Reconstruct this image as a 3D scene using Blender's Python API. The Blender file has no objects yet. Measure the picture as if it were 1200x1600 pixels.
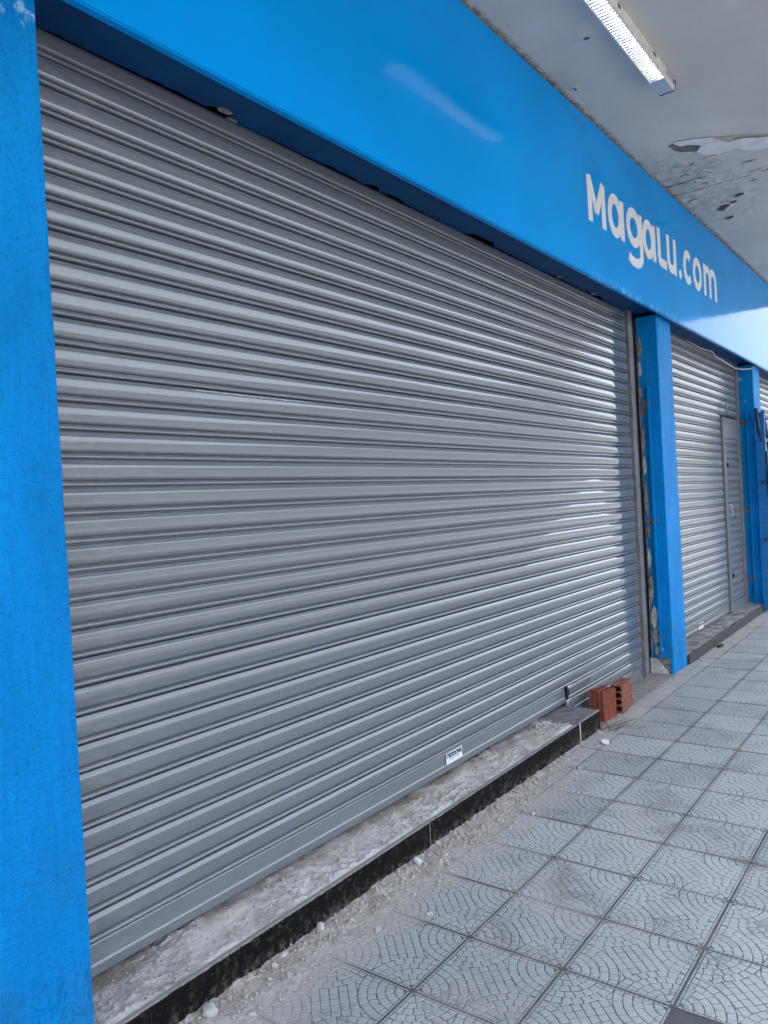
import bpy, bmesh, math, random
from mathutils import Vector, Matrix, noise
random.seed(7)
R = math.radians
scene = bpy.context.scene
col = scene.collection

# ------------------------------------------------------------------ camera
yaw, pitch, roll = 0.923570883, -0.00997731612, -0.0546179363
CAM = Vector((-1.9724, -1.4805, 1.5813))
fw = Vector((math.cos(pitch)*math.sin(yaw), math.cos(pitch)*math.cos(yaw), math.sin(pitch)))
r0 = Vector((math.cos(yaw), -math.sin(yaw), 0)); u0 = r0.cross(fw)
rt = math.cos(roll)*r0 + math.sin(roll)*u0; up = rt.cross(fw)
cd = bpy.data.cameras.new('camera'); cam = bpy.data.objects.new('camera', cd); col.objects.link(cam)
m = Matrix.Identity(4)
for i in range(3):
    m[i][0] = rt[i]; m[i][1] = up[i]; m[i][2] = -fw[i]; m[i][3] = CAM[i]
cam.matrix_world = m
cd.sensor_fit = 'VERTICAL'; cd.sensor_height = 36.0; cd.lens = 1193.25/1600*36
cd.clip_start = 0.05; cd.clip_end = 2000
scene.camera = cam

# ------------------------------------------------------------------ sky, sun, exposure
SUN_EL, SUN_AZ = R(58), R(-35)          # azimuth measured from +y towards +x
sd = Vector((math.cos(SUN_EL)*math.sin(SUN_AZ), math.cos(SUN_EL)*math.cos(SUN_AZ), math.sin(SUN_EL)))
w = bpy.data.worlds.new('World'); scene.world = w; w.use_nodes = True
wn = w.node_tree; wn.nodes.clear()
sky = wn.nodes.new('ShaderNodeTexSky'); sky.sky_type = 'NISHITA'; sky.sun_disc = False
sky.sun_elevation = SUN_EL; sky.sun_rotation = SUN_AZ; sky.air_density = 1.0; sky.dust_density = 6.0; sky.ozone_density = 1.0
bg = wn.nodes.new('ShaderNodeBackground'); bg.inputs['Strength'].default_value = 0.15
wo = wn.nodes.new('ShaderNodeOutputWorld')
hz = wn.nodes.new('ShaderNodeHueSaturation'); hz.inputs['Saturation'].default_value = .5      # hazy, whitish daylight
wn.links.new(sky.outputs[0], hz.inputs['Color']); wn.links.new(hz.outputs[0], bg.inputs[0]); wn.links.new(bg.outputs[0], wo.inputs[0])
sl = bpy.data.lights.new('sun', 'SUN'); sl.energy = 3.5; sl.angle = R(0.53); sl.color = (1, .97, .93)
so = bpy.data.objects.new('sun', sl); col.objects.link(so)
so.rotation_euler = sd.to_track_quat('Z', 'Y').to_euler(); so.location = (0, -8, 12)
scene.view_settings.view_transform = 'Standard'; scene.view_settings.look = 'None'
scene.view_settings.gamma = 1; scene.view_settings.use_curve_mapping = False
scene.view_settings.exposure = 2.92

# ------------------------------------------------------------------ helpers
class NT:
    """small wrapper to write node materials briefly"""
    def __init__(s, name):
        s.m = bpy.data.materials.new(name); s.m.use_nodes = True
        s.t = s.m.node_tree; s.b = s.t.nodes['Principled BSDF']
        g = s.t.nodes.new('ShaderNodeNewGeometry'); s.pos = g.outputs['Position']; s.nor = g.outputs['Normal']
    def _in(s, sock, v):
        if isinstance(v, bpy.types.NodeSocket): s.t.links.new(v, sock)
        elif isinstance(v, tuple) and len(v) == 3 and sock.type == 'RGBA': sock.default_value = (*v, 1)
        else: sock.default_value = v
    def vec(s, scale=(1, 1, 1), off=(0, 0, 0)):
        n = s.t.nodes.new('ShaderNodeMapping'); s._in(n.inputs['Vector'], s.pos)
        n.inputs['Scale'].default_value = scale; n.inputs['Location'].default_value = off
        return n.outputs[0]
    def noise(s, scale, detail=3, rough=.55, v=None, dist=0):
        n = s.t.nodes.new('ShaderNodeTexNoise'); s._in(n.inputs['Vector'], v or s.pos)
        n.inputs['Scale'].default_value = scale; n.inputs['Detail'].default_value = detail
        n.inputs['Roughness'].default_value = rough; n.inputs['Distortion'].default_value = dist
        return n.outputs['Fac']
    def voro(s, scale, v=None, feature='F1', out='Distance'):
        n = s.t.nodes.new('ShaderNodeTexVoronoi'); s._in(n.inputs['Vector'], v or s.pos); n.feature = feature
        n.inputs['Scale'].default_value = scale; return n.outputs[out]
    def ramp(s, f, a, b, lo=0., hi=1.):
        n = s.t.nodes.new('ShaderNodeMapRange'); n.interpolation_type = 'SMOOTHSTEP'
        s._in(n.inputs['Value'], f)
        for k, v in zip(('From Min', 'From Max', 'To Min', 'To Max'), (a, b, lo, hi)): n.inputs[k].default_value = v
        return n.outputs[0]
    def math(s, op, a, b=0.):
        n = s.t.nodes.new('ShaderNodeMath'); n.operation = op; s._in(n.inputs[0], a); s._in(n.inputs[1], b); return n.outputs[0]
    def mix(s, f, a, b):
        n = s.t.nodes.new('ShaderNodeMix'); n.data_type = 'RGBA'
        s._in(n.inputs['Factor'], f); s._in(n.inputs['A'], a); s._in(n.inputs['B'], b)
        return n.outputs['Result']
    def xyz(s):
        n = s.t.nodes.new('ShaderNodeSeparateXYZ'); s._in(n.inputs[0], s.pos); return n.outputs
    def rnd(s):
        return s.t.nodes.new('ShaderNodeObjectInfo').outputs['Random']
    def bump(s, h, strength=.3, dist=.01, chain=None):
        n = s.t.nodes.new('ShaderNodeBump'); s._in(n.inputs['Height'], h)
        n.inputs['Strength'].default_value = strength; n.inputs['Distance'].default_value = dist
        if chain is not None: s._in(n.inputs['Normal'], chain)
        return n.outputs[0]
    def out(s, color=None, rough=None, normal=None, metal=None, spec=None, coat=None):
        i = s.b.inputs
        if color is not None: s._in(i['Base Color'], color)
        if rough is not None: s._in(i['Roughness'], rough)
        if normal is not None: s._in(i['Normal'], normal)
        if metal is not None: s._in(i['Metallic'], metal)
        if spec is not None: s._in(i['Specular IOR Level'], spec)
        if coat is not None: s._in(i['Coat Weight'], coat); i['Coat Roughness'].default_value = .04
        return s.m

class MB:
    """collects vertices and faces, then links them as one mesh object"""
    def __init__(s): s.v = []; s.f = []; s.mi = []
    def add(s, vs, fs, mi=0):
        o = len(s.v); s.v += [tuple(p) for p in vs]
        for f in fs: s.f.append([i+o for i in f]); s.mi.append(mi)
        return s
    def box(s, a, b, mi=0, mat=None):
        (x0, y0, z0), (x1, y1, z1) = a, b
        vs = [(x0,y0,z0),(x1,y0,z0),(x1,y1,z0),(x0,y1,z0),(x0,y0,z1),(x1,y0,z1),(x1,y1,z1),(x0,y1,z1)]
        if mat: vs = [mat @ Vector(p) for p in vs]
        return s.add(vs, [(0,3,2,1),(4,5,6,7),(0,1,5,4),(1,2,6,5),(2,3,7,6),(3,0,4,7)], mi)
    def prism(s, poly, a, b, axis='y', mi=0):
        """2-D polygon extruded from a to b along an axis"""
        n = len(poly)
        def P(p, d): return {'y': (p[0], d, p[1]), 'z': (p[0], p[1], d), 'x': (d, p[0], p[1])}[axis]
        vs = [P(p, a) for p in poly] + [P(p, b) for p in poly]
        fs = [list(range(n)), list(range(2*n-1, n-1, -1))] + [(i, i+n, (i+1) % n+n, (i+1) % n) for i in range(n)]
        return s.add(vs, fs, mi)
    def tube(s, pts, r, n=8, mi=0):
        pts = [Vector(p) for p in pts]; rings = []
        for i, p in enumerate(pts):
            d = (pts[min(i+1, len(pts)-1)] - pts[max(i-1, 0)]).normalized()
            a = d.cross(Vector((0, 0, 1)) if abs(d.z) < .9 else Vector((1, 0, 0))).normalized(); b = d.cross(a)
            rr = r[i] if isinstance(r, (list, tuple)) else r
            rings.append([p + rr*(a*math.cos(t)+b*math.sin(t)) for t in [2*math.pi*k/n for k in range(n)]])
        vs = [q for g in rings for q in g]; fs = []
        for i in range(len(pts)-1):
            for k in range(n):
                fs.append((i*n+k, i*n+(k+1) % n, (i+1)*n+(k+1) % n, (i+1)*n+k))
        fs += [list(range(n))[::-1], [(len(pts)-1)*n+k for k in range(n)]]
        return s.add(vs, fs, mi)
    def grid(s, xs, ys, fn, mi=0):
        nx, ny = len(xs), len(ys)
        vs = [fn(x, y) for y in ys for x in xs]
        return s.add(vs, [(j*nx+i, j*nx+i+1, (j+1)*nx+i+1, (j+1)*nx+i) for j in range(ny-1) for i in range(nx-1)], mi)
    def mesh(s, name, mats, smooth=False, fix=True):
        me = bpy.data.meshes.new(name); me.from_pydata(s.v, [], s.f)
        for mt in (mats if isinstance(mats, (list, tuple)) else [mats]): me.materials.append(mt)
        me.polygons.foreach_set('material_index', s.mi)
        if fix:
            bm = bmesh.new(); bm.from_mesh(me); bmesh.ops.recalc_face_normals(bm, faces=bm.faces); bm.to_mesh(me); bm.free()
        if smooth:
            me.polygons.foreach_set('use_smooth', [True]*len(me.polygons))
            if smooth is not True: me.set_sharp_from_angle(angle=R(smooth))
        me.update(); return me
    def build(s, name, mats, parent=None, smooth=False, bevel=0, fix=True, seg=2):
        o = link(name, s.mesh(name, mats, smooth, fix), parent)
        if bevel:
            b = o.modifiers.new('bevel', 'BEVEL'); b.width = bevel; b.segments = seg; b.limit_method = 'ANGLE'; b.angle_limit = R(40)
        return o

def link(name, data, parent=None, loc=None):
    o = bpy.data.objects.new(name, data); col.objects.link(o)
    if parent is not None:
        o.parent = parent; o.matrix_parent_inverse = Matrix.Translation(-parent.location)
    if loc is not None: o.location = loc
    return o
def tag(o, label=None, cat=None, group=None, kind=None):
    if label: o['label'] = label
    if cat: o['category'] = cat
    if group: o['group'] = group
    if kind: o['kind'] = kind
    return o
def thing(name, label, cat, loc=(0, 0, 0), group=None):
    o = link(name, None); o.location = loc; o.empty_display_size = .1
    return tag(o, label, cat, group)
def lin(a, b, n): return [a + (b-a)*i/(n-1) for i in range(n)]
def nz(x, y, z=0., s=1.): return noise.noise(Vector((x*s, y*s, z*s)))
def fbm(x, y, z=0., s=1., o=4): return noise.fractal(Vector((x*s, y*s, z*s)), 1.0, 2.0, o)
def sst(a, b, x):
    t = min(1, max(0, (x-a)/(b-a))); return t*t*(3-2*t)

# ------------------------------------------------------------------ materials
def m_blue_wall():
    n = NT('blue_masonry_paint'); x, y, z = n.xyz()
    st = n.noise(1.0, 5, .65, n.vec((70, 70, 5)))                     # brush strokes down the shaft
    grain = n.noise(130, 4, .65)
    big = n.noise(5, 4, .6, n.vec((1, 1, .4)))
    c = n.mix(n.ramp(big, .35, .7), (.0003, .225, .60), (.0006, .285, .74))
    c = n.mix(n.ramp(st, .52, .72, 0, .5), c, (.0003, .165, .47))
    c = n.mix(n.ramp(st, .46, .30, 0, .35), c, (.001, .32, .78))
    c = n.mix(n.ramp(n.noise(95, 3, .65), .50, .70, 0, .6), c, (.0003, .16, .45))
    fl = n.ramp(n.voro(9, n.vec((1, 1, .55), (.3, .2, .1))), .022, .014)
    fl = n.math('MULTIPLY', fl, n.ramp(n.noise(2.3, 1), .48, .54))
    c = n.mix(fl, c, (.50, .68, .72))
    tp = n.math('MULTIPLY', n.math('MULTIPLY', n.ramp(z, 2.90, 3.0), n.ramp(x, 0, -.5)), n.ramp(n.noise(1, 4, .7, n.vec((30, 30, 18))), .52, .62))
    c = n.mix(n.math('MULTIPLY', tp, .7), c, (.35, .62, .80))
    gr = n.math('MULTIPLY', n.ramp(z, .9, .05), n.ramp(n.noise(6, 5, .7), .42, .72))
    c = n.mix(n.math('MULTIPLY', gr, .5), c, (.03, .13, .25))
    wr = n.noise(3.2, 2, .5, n.vec((16, 16, 2.2)), 1.2)           # runs of thick paint low down
    wrk = n.math('MULTIPLY', n.ramp(n.math('ABSOLUTE', n.math('SUBTRACT', wr, .5)), .035, 0), n.ramp(z, .42, .25))
    h = n.math('ADD', n.math('MULTIPLY', grain, .8), n.math('MULTIPLY', n.noise(45, 3), .8))
    h = n.math('ADD', h, n.math('MULTIPLY', st, .6))
    nb = n.bump(h, 1.0, .009); nb = n.bump(n.math('MULTIPLY', wrk, -1), .6, .005, nb)
    return n.out(c, n.ramp(grain, .3, .7, .42, .6), nb, spec=.1)
def m_blue_panel():
    n = NT('blue_gloss_panel'); x, y, z = n.xyz()
    big = n.noise(1.2, 3, .5)
    c = n.mix(n.ramp(big, .3, .7), (.0003, .282, .73), (.0003, .315, .81))
    ed = n.math('MULTIPLY', n.ramp(z, 3.11, 3.052), n.math('MULTIPLY', n.ramp(x, 2.9, 3.4), n.ramp(x, 5.6, 4.6)))
    ch = n.math('MULTIPLY', ed, n.ramp(n.noise(1, 4, .7, n.vec((26, 26, 12))), .5, .62))
    c = n.mix(n.math('MULTIPLY', ch, .6), c, (.25, .62, .80))
    du = n.math('MULTIPLY', n.ramp(n.noise(1.0, 4, .6, n.vec((1.2, 1, 7))), .55, .8), n.ramp(z, 3.5, 3.9))
    c = n.mix(n.math('MULTIPLY', du, .35), c, (.02, .10, .28))
    sp = n.ramp(n.voro(22), .02, .012); sp = n.math('MULTIPLY', sp, n.ramp(n.noise(3), .55, .6))
    c = n.mix(sp, c, (.01, .09, .3))
    nb = n.bump(n.noise(2.2, 2, .5), .06, .05); nb = n.bump(n.noise(300, 2), .03, .002, nb)
    return n.out(c, n.ramp(n.noise(6, 4, .6), .3, .7, .08, .12), nb, spec=.05)
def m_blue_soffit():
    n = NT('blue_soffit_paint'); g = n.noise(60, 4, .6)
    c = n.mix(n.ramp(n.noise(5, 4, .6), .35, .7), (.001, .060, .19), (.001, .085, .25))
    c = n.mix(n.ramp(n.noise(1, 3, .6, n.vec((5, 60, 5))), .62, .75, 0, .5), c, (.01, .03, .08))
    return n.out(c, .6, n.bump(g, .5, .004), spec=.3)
def m_shutter(name='grey_shutter_enamel', dull=0.):
    n = NT(name); x, y, z = n.xyz()
    wv = n.noise(1.0, 3, .55, n.vec((1.6, 1, 9)))
    c = n.mix(n.ramp(n.noise(1, 3, .6, n.vec((1.5, 1, 14))), .3, .7), (.143, .160, .176), (.157, .174, .190))
    c = n.mix(n.math('MULTIPLY', n.rnd(), .15), c, (.115, .122, .13))
    dl = n.math('MULTIPLY', n.ramp(x, -.2, -.75), n.ramp(n.noise(1, 5, .68, n.vec((9, 1, 22))), .42, .66))
    dr = n.ramp(n.noise(1, 5, .7, n.vec((5, 1, 26), (3.1, 0, 0))), .62, .78)
    d = n.math('MAXIMUM', n.math('MULTIPLY', dl, .4), n.math('MULTIPLY', dr, .12))
    c = n.mix(d, c, (.27, .26, .24))
    sp = n.ramp(n.voro(14), .012, .007); sp = n.math('MULTIPLY', sp, n.ramp(n.noise(3), .52, .58))
    c = n.mix(sp, c, (.05, .05, .055))
    ro = n.math('ADD', n.ramp(n.noise(1, 4, .6, n.vec((3, 1, 30))), .3, .75, .03, .055), n.math('MULTIPLY', d, .25))
    nb = n.bump(wv, .022, .02)
    if dull:                                                        # duller, paler curtain to soften its highlights
        c = n.mix(.35, c, (.24, .25, .26)); return n.out(c, n.math('ADD', ro, dull), nb, spec=.45)
    return n.out(c, ro, nb, spec=.75, coat=.35)
    
def m_simple(name, c, rough=.5, metal=0, var=.25, scale=30, bump=.15, spec=.5, c2=None, bs=None, bd=.003):
    n = NT(name); c2 = c2 or tuple(v*(1-var) for v in c)
    cc = n.mix(n.ramp(n.noise(scale, 5, .62), .35, .68), c, c2)
    return n.out(cc, rough, n.bump(n.noise(bs or scale*4, 4, .6), bump, bd), metal, spec)
def dust_mask(n):
    x, y, z = n.xyz()
    a = n.math('ADD', y, n.math('MULTIPLY', n.math('SUBTRACT', n.noise(3.2, 5, .62), .5), .42))
    near = n.math('MULTIPLY', n.ramp(a, .17, .36), n.ramp(x, 2.6, 1.5))
    far = n.math('MULTIPLY', n.ramp(a, .26, .44), n.ramp(x, 1.5, 2.6))
    spill = n.math('MULTIPLY', n.ramp(n.noise(2.0, 5, .7), .48, .70), .45)
    return n.math('MAXIMUM', n.math('MAXIMUM', near, n.math('MULTIPLY', far, .75)), spill)
DUST = (.45, .42, .39)
def m_tile(name, top, pale):
    n = NT(name)
    v = n.math('ADD', n.math('MULTIPLY', n.rnd(), .5), n.math('MULTIPLY', n.noise(4, 4, .6), .7))
    c = n.mix(n.ramp(v, .25, .95), top, pale)
    if name == 'tile_cobbles':                                          # paint worn through in patches
        wz = n.ramp(n.noise(3.4, 3, .6), .51, .68)
        wo_ = n.math('MULTIPLY', wz, n.ramp(n.noise(75, 2, .5), .47, .56))
        c = n.mix(n.math('MULTIPLY', wo_, .62), c, (.12, .125, .128))
    c = n.mix(n.ramp(n.noise(40, 5, .7), .60, .78, 0, .5), c, (.16, .16, .16))
    st = n.ramp(n.noise(1.7, 5, .7), .50, .74, 0, .55)
    c = n.mix(st, c, (.20, .20, .19))
    c = n.mix(n.math('MULTIPLY', dust_mask(n), .92), c, DUST)
    return n.out(c, .62, n.bump(n.noise(220, 4, .6), .25, .002), spec=.4)
def m_dust():
    n = NT('pale_rubble_dust')
    c = n.mix(n.ramp(n.noise(14, 6, .7), .35, .7), (.47, .44, .41), (.345, .32, .295))
    c = n.mix(n.ramp(n.noise(120, 3, .6), .62, .75, 0, .6), c, (.56, .54, .52))
    return n.out(c, .95, n.bump(n.noise(160, 5, .7), .6, .005), spec=.1)
def m_tread():
    n = NT('broken_mortar_bed'); x, y, z = n.xyz()
    c = n.mix(n.ramp(n.noise(7, 6, .7), .35, .66), (.60, .575, .54), (.43, .405, .37))
    c = n.mix(n.ramp(n.noise(35, 5, .7), .58, .74, 0, .7), c, (.27, .25, .23))
    c = n.mix(n.math('MULTIPLY', n.ramp(n.noise(5, 4, .6, n.vec(off=(4, 2, 1))), .50, .62), .6), c, (.66, .65, .64))
    br = n.math('MULTIPLY', n.ramp(y, .66, .74), n.ramp(n.noise(9, 4), .3, .6))
    c = n.mix(n.math('MULTIPLY', br, .7), c, (.25, .21, .17))
    return n.out(c, .93, n.bump(n.noise(120, 6, .72), .8, .006), spec=.15)
def m_granite():
    n = NT('black_granite'); x, y, z = n.xyz()
    c = n.mix(n.ramp(n.noise(260, 2, .6), .5, .7), (.003, .003, .0034), (.015, .0145, .014))
    du = n.math('MULTIPLY', n.ramp(n.noise(26, 7, .78), .50, .66), n.ramp(n.noise(2.2, 3), .34, .56))
    c = n.mix(n.math('MULTIPLY', du, .8), c, (.085, .066, .038))
    dp = n.math('MULTIPLY', n.ramp(z, .07, .0), n.ramp(n.noise(30, 6, .75), .46, .62))
    c = n.mix(n.math('MULTIPLY', dp, .55), c, (.24, .22, .20))
    sc = n.math('MULTIPLY', n.ramp(n.noise(1, 3, .6, n.vec((60, 1, 4))), .68, .74), .35); c = n.mix(sc, c, (.2, .19, .18))
    ze = n.math('ADD', z, n.math('MULTIPLY', n.math('SUBTRACT', n.noise(45, 4, .7), .5), .012))
    tp = n.ramp(ze, .1195, .1265); c = n.mix(n.math('MULTIPLY', tp, .75), c, (.36, .35, .335))
    return n.out(c, n.ramp(n.noise(25, 4), .3, .7, .45, .75), n.bump(n.noise(90, 5, .7), .35, .003), spec=.12)
def m_ceiling():
    n = NT('stained_ceiling_paint'); x, y, z = n.xyz()
    c = n.mix(n.ramp(n.noise(1.1, 4, .6), .3, .7), (.585, .57, .535), (.68, .665, .635))
    d1 = n.ramp(n.noise(7, 6, .72), .60, .80, 0, .5); c = n.mix(d1, c, (.33, .32, .29))
    ed = n.math('MULTIPLY', n.ramp(y, .40, .447), n.ramp(n.noise(16, 5, .7), .35, .6)); c = n.mix(ed, c, (.16, .11, .07))
    ed2 = n.math('MULTIPLY', n.ramp(y, .15, .43), n.ramp(n.noise(5, 5, .7), .35, .7)); c = n.mix(n.math('MULTIPLY', ed2, .35), c, (.36, .33, .28))
    wet = n.math('MULTIPLY', n.math('MULTIPLY', n.ramp(x, 3.9, 4.5), n.ramp(x, 6.2, 5.3)), n.ramp(y, -.45, .2))
    c = n.mix(n.math('MULTIPLY', wet, n.ramp(n.noise(9, 6, .75), .40, .66, .05, .6)), c, (.27, .275, .25))
    h = n.math('ADD', n.noise(14, 5, .65), n.math('MULTIPLY', n.noise(90, 4, .6), .25))
    return n.out(c, .72, n.bump(h, .28, .012), spec=.3)

M = dict(wall=m_blue_wall(), panel=m_blue_panel(), soffit=m_blue_soffit(), shutter=m_shutter(), shutter_dull=m_shutter('dull_grey_shutter_enamel', .16),
    tile=m_tile('tile_cobbles', (.35, .365, .362), (.46, .474, .468)), tilebase=m_tile('tile_joints', (.095, .10, .099), (.14, .145, .142)),
    dtile=m_tile('dark_tile', (.075, .075, .078), (.10, .10, .105)), dust=m_dust(), tread=m_tread(), granite=m_granite(), ceiling=m_ceiling(),
    letter=m_simple('white_vinyl_letter', (.86, .85, .84), .4, var=.06, scale=9, bump=.03),
    rail=m_simple('grey_rail_steel', (.24, .245, .255), .38, .25, .3, 12, .1),
    gap_shade=m_simple('gap_shade_black', (.012, .012, .013), .9, var=.4),  # near-black colour painted as the shade inside gaps and holes
    plaster=m_simple('broken_plaster', (.42, .40, .37), .9, var=.55, scale=28, bump=.9, bd=.01, c2=(.13, .12, .11)),
    plaster_white=m_simple('white_plaster', (.62, .63, .62), .8, var=.4, scale=16, bump=.4),
    concrete=m_simple('grey_concrete', (.35, .345, .335), .9, var=.35, scale=9, bump=.5, bd=.004),
    slab=m_simple('stained_concrete', (.30, .275, .24), .9, scale=11, bump=.6, bd=.004, c2=(.20, .195, .19)),
    mortar=m_simple('fresh_grey_mortar', (.20, .205, .20), .85, var=.3, scale=14, bump=.6, bd=.004, c2=(.13, .135, .135)),
    grout=m_simple('white_grout', (.55, .53, .50), .9, var=.3),
    stone=m_simple('pale_stone', (.52, .50, .47), .9, var=.3, scale=25, bump=.6, bd=.004),
    brick=m_simple('fired_clay', (.27, .072, .040), .85, scale=22, bump=.5, c2=(.17, .045, .028), bd=.002),
    brickb=m_simple('pale_fired_clay', (.25, .088, .048), .85, scale=22, bump=.5, c2=(.16, .055, .034), bd=.002),
    rust=m_simple('rust', (.13, .075, .05), .9, var=.5, scale=70, bump=.6, c2=(.24, .21, .17)),
    black=m_simple('black_plastic', (.012, .012, .013), .45, var=.3),
    silver=m_simple('brushed_metal', (.62, .64, .66), .32, .55, .12, 20, .05),
    lampwhite=m_simple('lamp_enamel', (.78, .78, .76), .4, var=.1, scale=14, bump=.05, c2=(.62, .58, .5)),
    fin=m_simple('lamp_louvre_white', (.80, .80, .80), .35, var=.05, scale=14, bump=.03),
    wire=m_simple('white_cable', (.6, .58, .54), .5, var=.2),
    tray=m_simple('lamp_inner_grey', (.05, .05, .05), .6, var=.2),
    flake=m_simple('peeled_paint', (.80, .81, .82), .6, var=.18, scale=12, bump=.2),
    cream=m_simple('old_cream_paint', (.62, .52, .38), .8, var=.25, scale=20, bump=.2),
    bare=m_simple('bare_ceiling_plaster', (.19, .185, .165), .9, var=.3, scale=20, bump=.5),
    crack=m_simple('crack_dirt', (.045, .04, .032), .95, var=.5, scale=40, bump=.4),
    steelblue=m_simple('blue_steel_paint', (.002, .17, .50), .45, var=.25, scale=18, bump=.2),
    navy=m_simple('navy_steel_paint', (.004, .05, .14), .45, var=.4, scale=18, bump=.2),
    green=m_simple('green_plastic', (.01, .10, .05), .5, var=.3),
    sticker=m_simple('sticker_paper', (.74, .79, .84), .35, var=.06, scale=30, bump=.02),
    ink=m_simple('dark_ink', (.012, .012, .03), .5, var=.2), inkpale=m_simple('pale_ink', (.32, .38, .46), .5, var=.2),
    paper=m_simple('white_paper', (.75, .75, .74), .7, var=.1), twig=m_simple('dry_twig', (.16, .11, .07), .9, var=.4),
    asphalt=m_simple('asphalt', (.055, .055, .057), .9, var=.35, scale=20, bump=.6), kerb=m_simple('kerb_concrete', (.33, .32, .31), .9, var=.3, scale=6),
    pave=m_simple('pavement_bed', (.25, .25, .245), .95, var=.4, scale=20, bump=.6), skyline=m_simple('skyline_mass_grey', (.066, .071, .076), 1, var=.4, scale=.02, bump=0),  # last one colours the unseen mass added to bound the reflected sky
    earth=m_simple('street_ground', (.075, .079, .083), .95, var=.3, scale=1.5, bump=.4), farpave=m_simple('far_pavement_concrete', (.15, .155, .16), .95, var=.2, scale=2), holed=m_simple('hole_dark', (.10, .092, .08), .95, var=.5, scale=30, bump=.6), outer=m_simple('outer_wall', (.55, .53, .5), .9, var=.15, scale=3))  # holed is a dark brown-grey for the ceiling holes
def m_tube():
    n = NT('lit_tube'); n._in(n.b.inputs['Base Color'], (.9, .9, .9)); n._in(n.b.inputs['Emission Color'], (.95, .98, 1.))
    n.b.inputs['Emission Strength'].default_value = 3.2; return n.m
M['tube'] = m_tube()

# ------------------------------------------------------------------ ground, road, unseen skyline mass added for reflections
T = .36
tag(MB().grid(lin(-900, 900, 25), lin(-900, 900, 25), lambda x, y: (x, y, -.22)).build('ground', M['earth']), kind='structure')
pv = tag(MB().box((-9, -2.95, -.2), (13, .80, -.0055)).build('pavement', M['pave']), kind='structure')
tag(MB().box((-60, -3.10, -.21), (90, -2.952, -.002)).build('kerb', M['kerb'], bevel=.012), kind='structure')
tag(MB().grid(lin(-60, 90, 31), lin(-10.5, -3.102, 9), lambda x, y: (x, y, -.135)).build('road', M['asphalt']), kind='structure')
tag(MB().box((-60, -13.5, -.21), (90, -10.502, -.01)).build('far_pavement', M['farpave']), kind='structure')
hb = MB()  # unseen rise added to cut off the low sky in slat reflections
angs = lin(math.pi*1.0, math.pi*2.0+.25, 70)
hb.grid(angs, [0, 1, 2], lambda a, k: ((60+k*14)*math.cos(a), -4+(60+k*14)*math.sin(a), -.3 + (0, 12.0, 18.5)[k]*(1-.8*sst(2*math.pi-.34, 2*math.pi-.25, a))*(1+.25*fbm(math.cos(a)*3, math.sin(a)*3, k))))
tag(hb.build('added_skyline', M['skyline'], smooth=True), kind='structure')

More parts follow.
